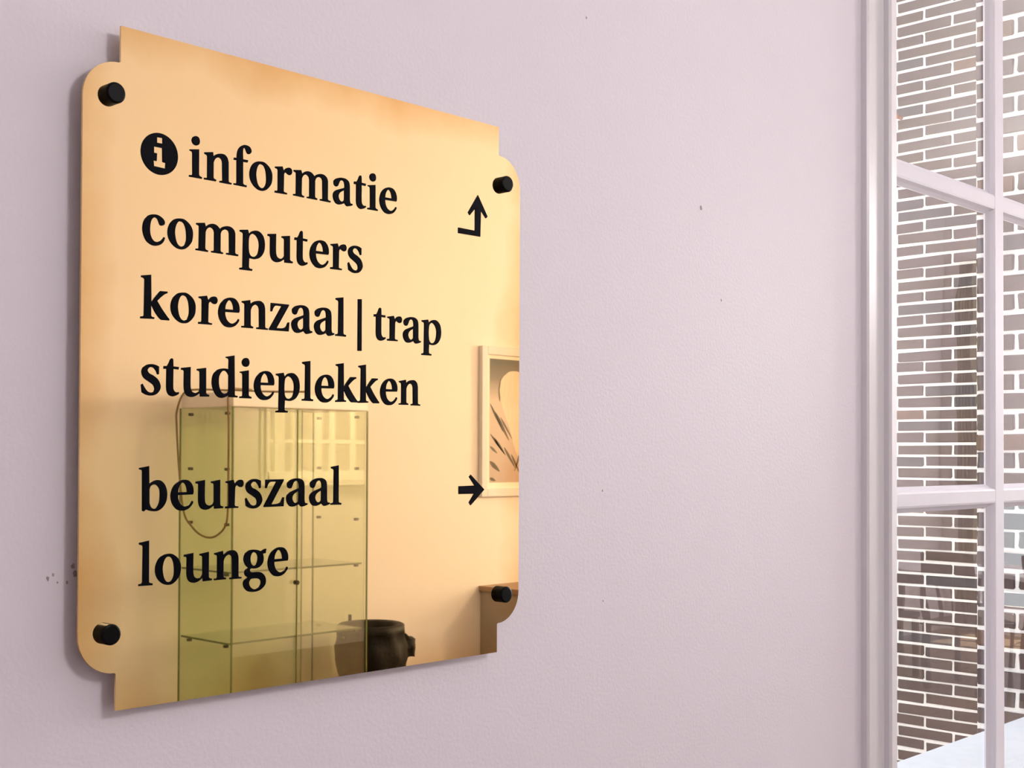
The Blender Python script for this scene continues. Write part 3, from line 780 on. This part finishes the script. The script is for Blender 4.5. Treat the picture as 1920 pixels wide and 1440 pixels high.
for v in bm.verts:
    n = v.co.copy()
    k = 1 + 0.14 * math.sin(7 * n.x + 3 * n.z) + 0.10 * math.sin(11 * n.z + 2) + 0.06 * math.sin(17 * n.y)
    v.co = Vector((n.x * 0.052 * k + 0.185, n.y * 0.05 * k + 0.04, n.z * 0.062 * k + 0.615))
obj('bag_knot', bm, M_bag, bag, True)

# folded stand behind the bin
fs = empty('folded_stand', (4.14, -4.2, 0))
tag(fs, 'dark folded stand with splayed rods leaning behind the bin', 'stand')
for nm, a, c in (('rod', (-0.03, 0.03, 0.76), (0.005, 0.0, 0.30)), ('rod', (0.075, 0.03, 0.70), (-0.005, 0.0, 0.30)), ('foot', (0, 0, 0.30), (-0.06, 0.02, 0.0)), ('foot', (0, 0, 0.30), (0.06, 0.02, 0.0))):
    obj(nm, tube(bmesh.new(), [a, tuple((x + y) / 2 for x, y in zip(a, c)), c], 0.009), M_darkwood, fs)

# ------------------------------------------------------------------ pendant lamp at the sign, and added fill lamps
M_globe = bpy.data.materials.new('opal_globe_lit')
M_globe.use_nodes = True
gb = M_globe.node_tree.nodes['Principled BSDF']
gb.inputs['Base Color'].default_value = (0.9, 0.88, 0.84, 1)
gb.inputs['Emission Color'].default_value = (1.0, 0.96, 0.95, 1)
def pendant(x, y, z, r, power, label):
    mg = M_globe.copy()
    mg.node_tree.nodes['Principled BSDF'].inputs['Emission Strength'].default_value = power
    p = empty('pendant_lamp', (x, y, H))
    tag(p, label, 'lamp', 'opal pendant lamps')
    bm = bmesh.new(); lathe(bm, [(0.06, 0.0), (0.06, -0.015), (0.02, -0.04), (0.006, -0.045)]); obj('ceiling_rose', bm, M_pin, p)
    obj('flex', tube(bmesh.new(), [(0, 0, -0.04), (0, 0, -(H - z) / 2), (0, 0, -(H - z) + r)], 0.004), M_cap, p)
    bm = bmesh.new(); bmesh.ops.create_uvsphere(bm, u_segments=32, v_segments=20, radius=r)
    bmesh.ops.translate(bm, verts=bm.verts, vec=(0, 0, z - H))
    obj('globe', bm, mg, p, True)
pendant(1.05, -1.8, 2.4, 0.19, PENDANT[0], 'round opal pendant lamp lighting the brass sign')
pendant(6.65, -0.5, 2.22, 0.19, PENDANT[1], 'unseen opal fill lamp added to brighten the small-pane window')  # added lamp, lifts the window frames mirrored in the cabinet doors
pendant(9.9, -1.7, 2.6, 0.19, PENDANT[2], 'unseen opal fill lamp added to brighten the far end wall')  # added lamp, whitens the end wall so the panes carry its haze

pendant(3.7, -1.22, 2.2, 0.19, PENDANT[3], 'unseen opal fill lamp added to brighten the wall by the sash window')  # added lamp, lightens the right part of the sign wall

# ------------------------------------------------------------------ reading table and chairs (seen as reflections in the panes)
tb = empty('reading_table', (9.1, -3.05, 0))
tag(tb, 'white topped reading table reflected in the window panes', 'table')
obj('tabletop', B(-0.4, 0.4, -0.8, 0.8, 0.72, 0.75, 0.004), M_white, tb)
obj('apron', B(-0.34, 0.34, -0.74, 0.74, 0.64, 0.72), M_darkwood, tb)
for sx in (-1, 1):
    for sy in (-1, 1):
        obj('leg', B(sx * 0.35 - 0.025, sx * 0.35 + 0.025, sy * 0.74 - 0.025, sy * 0.74 + 0.025, 0, 0.72, 0.003), M_darkwood, tb)
def chair(x, y, rz, label):
    c = empty('wooden_chair', (x, y, 0))
    c.rotation_euler = (0, 0, rz)
    tag(c, label, 'chair', 'dark chairs at the reading table')
    obj('seat', B(-0.21, 0.21, -0.22, 0.22, 0.43, 0.465, 0.008), M_darkwood, c)
    for sx in (-1, 1):
        for sy in (-1, 1):
            obj('leg', B(sx * 0.19 - 0.018, sx * 0.19 + 0.018, sy * 0.19 - 0.018, sy * 0.19 + 0.018, 0, 0.43, 0.003), M_darkwood, c)
    for sy in (-1, 1):
        obj('back_post', tube(bmesh.new(), [(-0.19, sy * 0.19, 0.46), (-0.22, sy * 0.19, 0.70), (-0.26, sy * 0.18, 0.92)], 0.018), M_darkwood, c)
    bk = bmesh.new()
    box(bk, -0.262, -0.238, -0.19, 0.19, 0.76, 0.93, 0.006)
    obj('backrest', bk, M_darkwood, c)
    for sy in (-0.09, 0, 0.09):
        obj('slat', tube(bmesh.new(), [(-0.19, sy, 0.46), (-0.25, sy, 0.78)], 0.009), M_darkwood, c)
chair(8.42, -3.42, 0.0, 'dark wooden chair at the left of the reading table, reflected in the panes')
chair(8.42, -2.78, 0.1, 'dark wooden chair at the middle of the reading table, reflected in the panes')
chair(8.45, -2.15, -0.15, 'dark wooden chair at the right end of the reading table')

cu = bmesh.new()
N = 26
front, back = [], []
for i in range(N + 1):
    y = -4.10 + 0.20 * i / N
    xx = 11.11 + 0.035 * math.sin(i * 1.5)
    front.append((xx, y)); back.append((xx + 0.006, y))
prism(cu, front + back[::-1], 'z', 0.05, 3.3)
tag(obj('curtain', cu, M_curtain), 'olive curtain hanging in the far corner beside the end window', 'curtain')
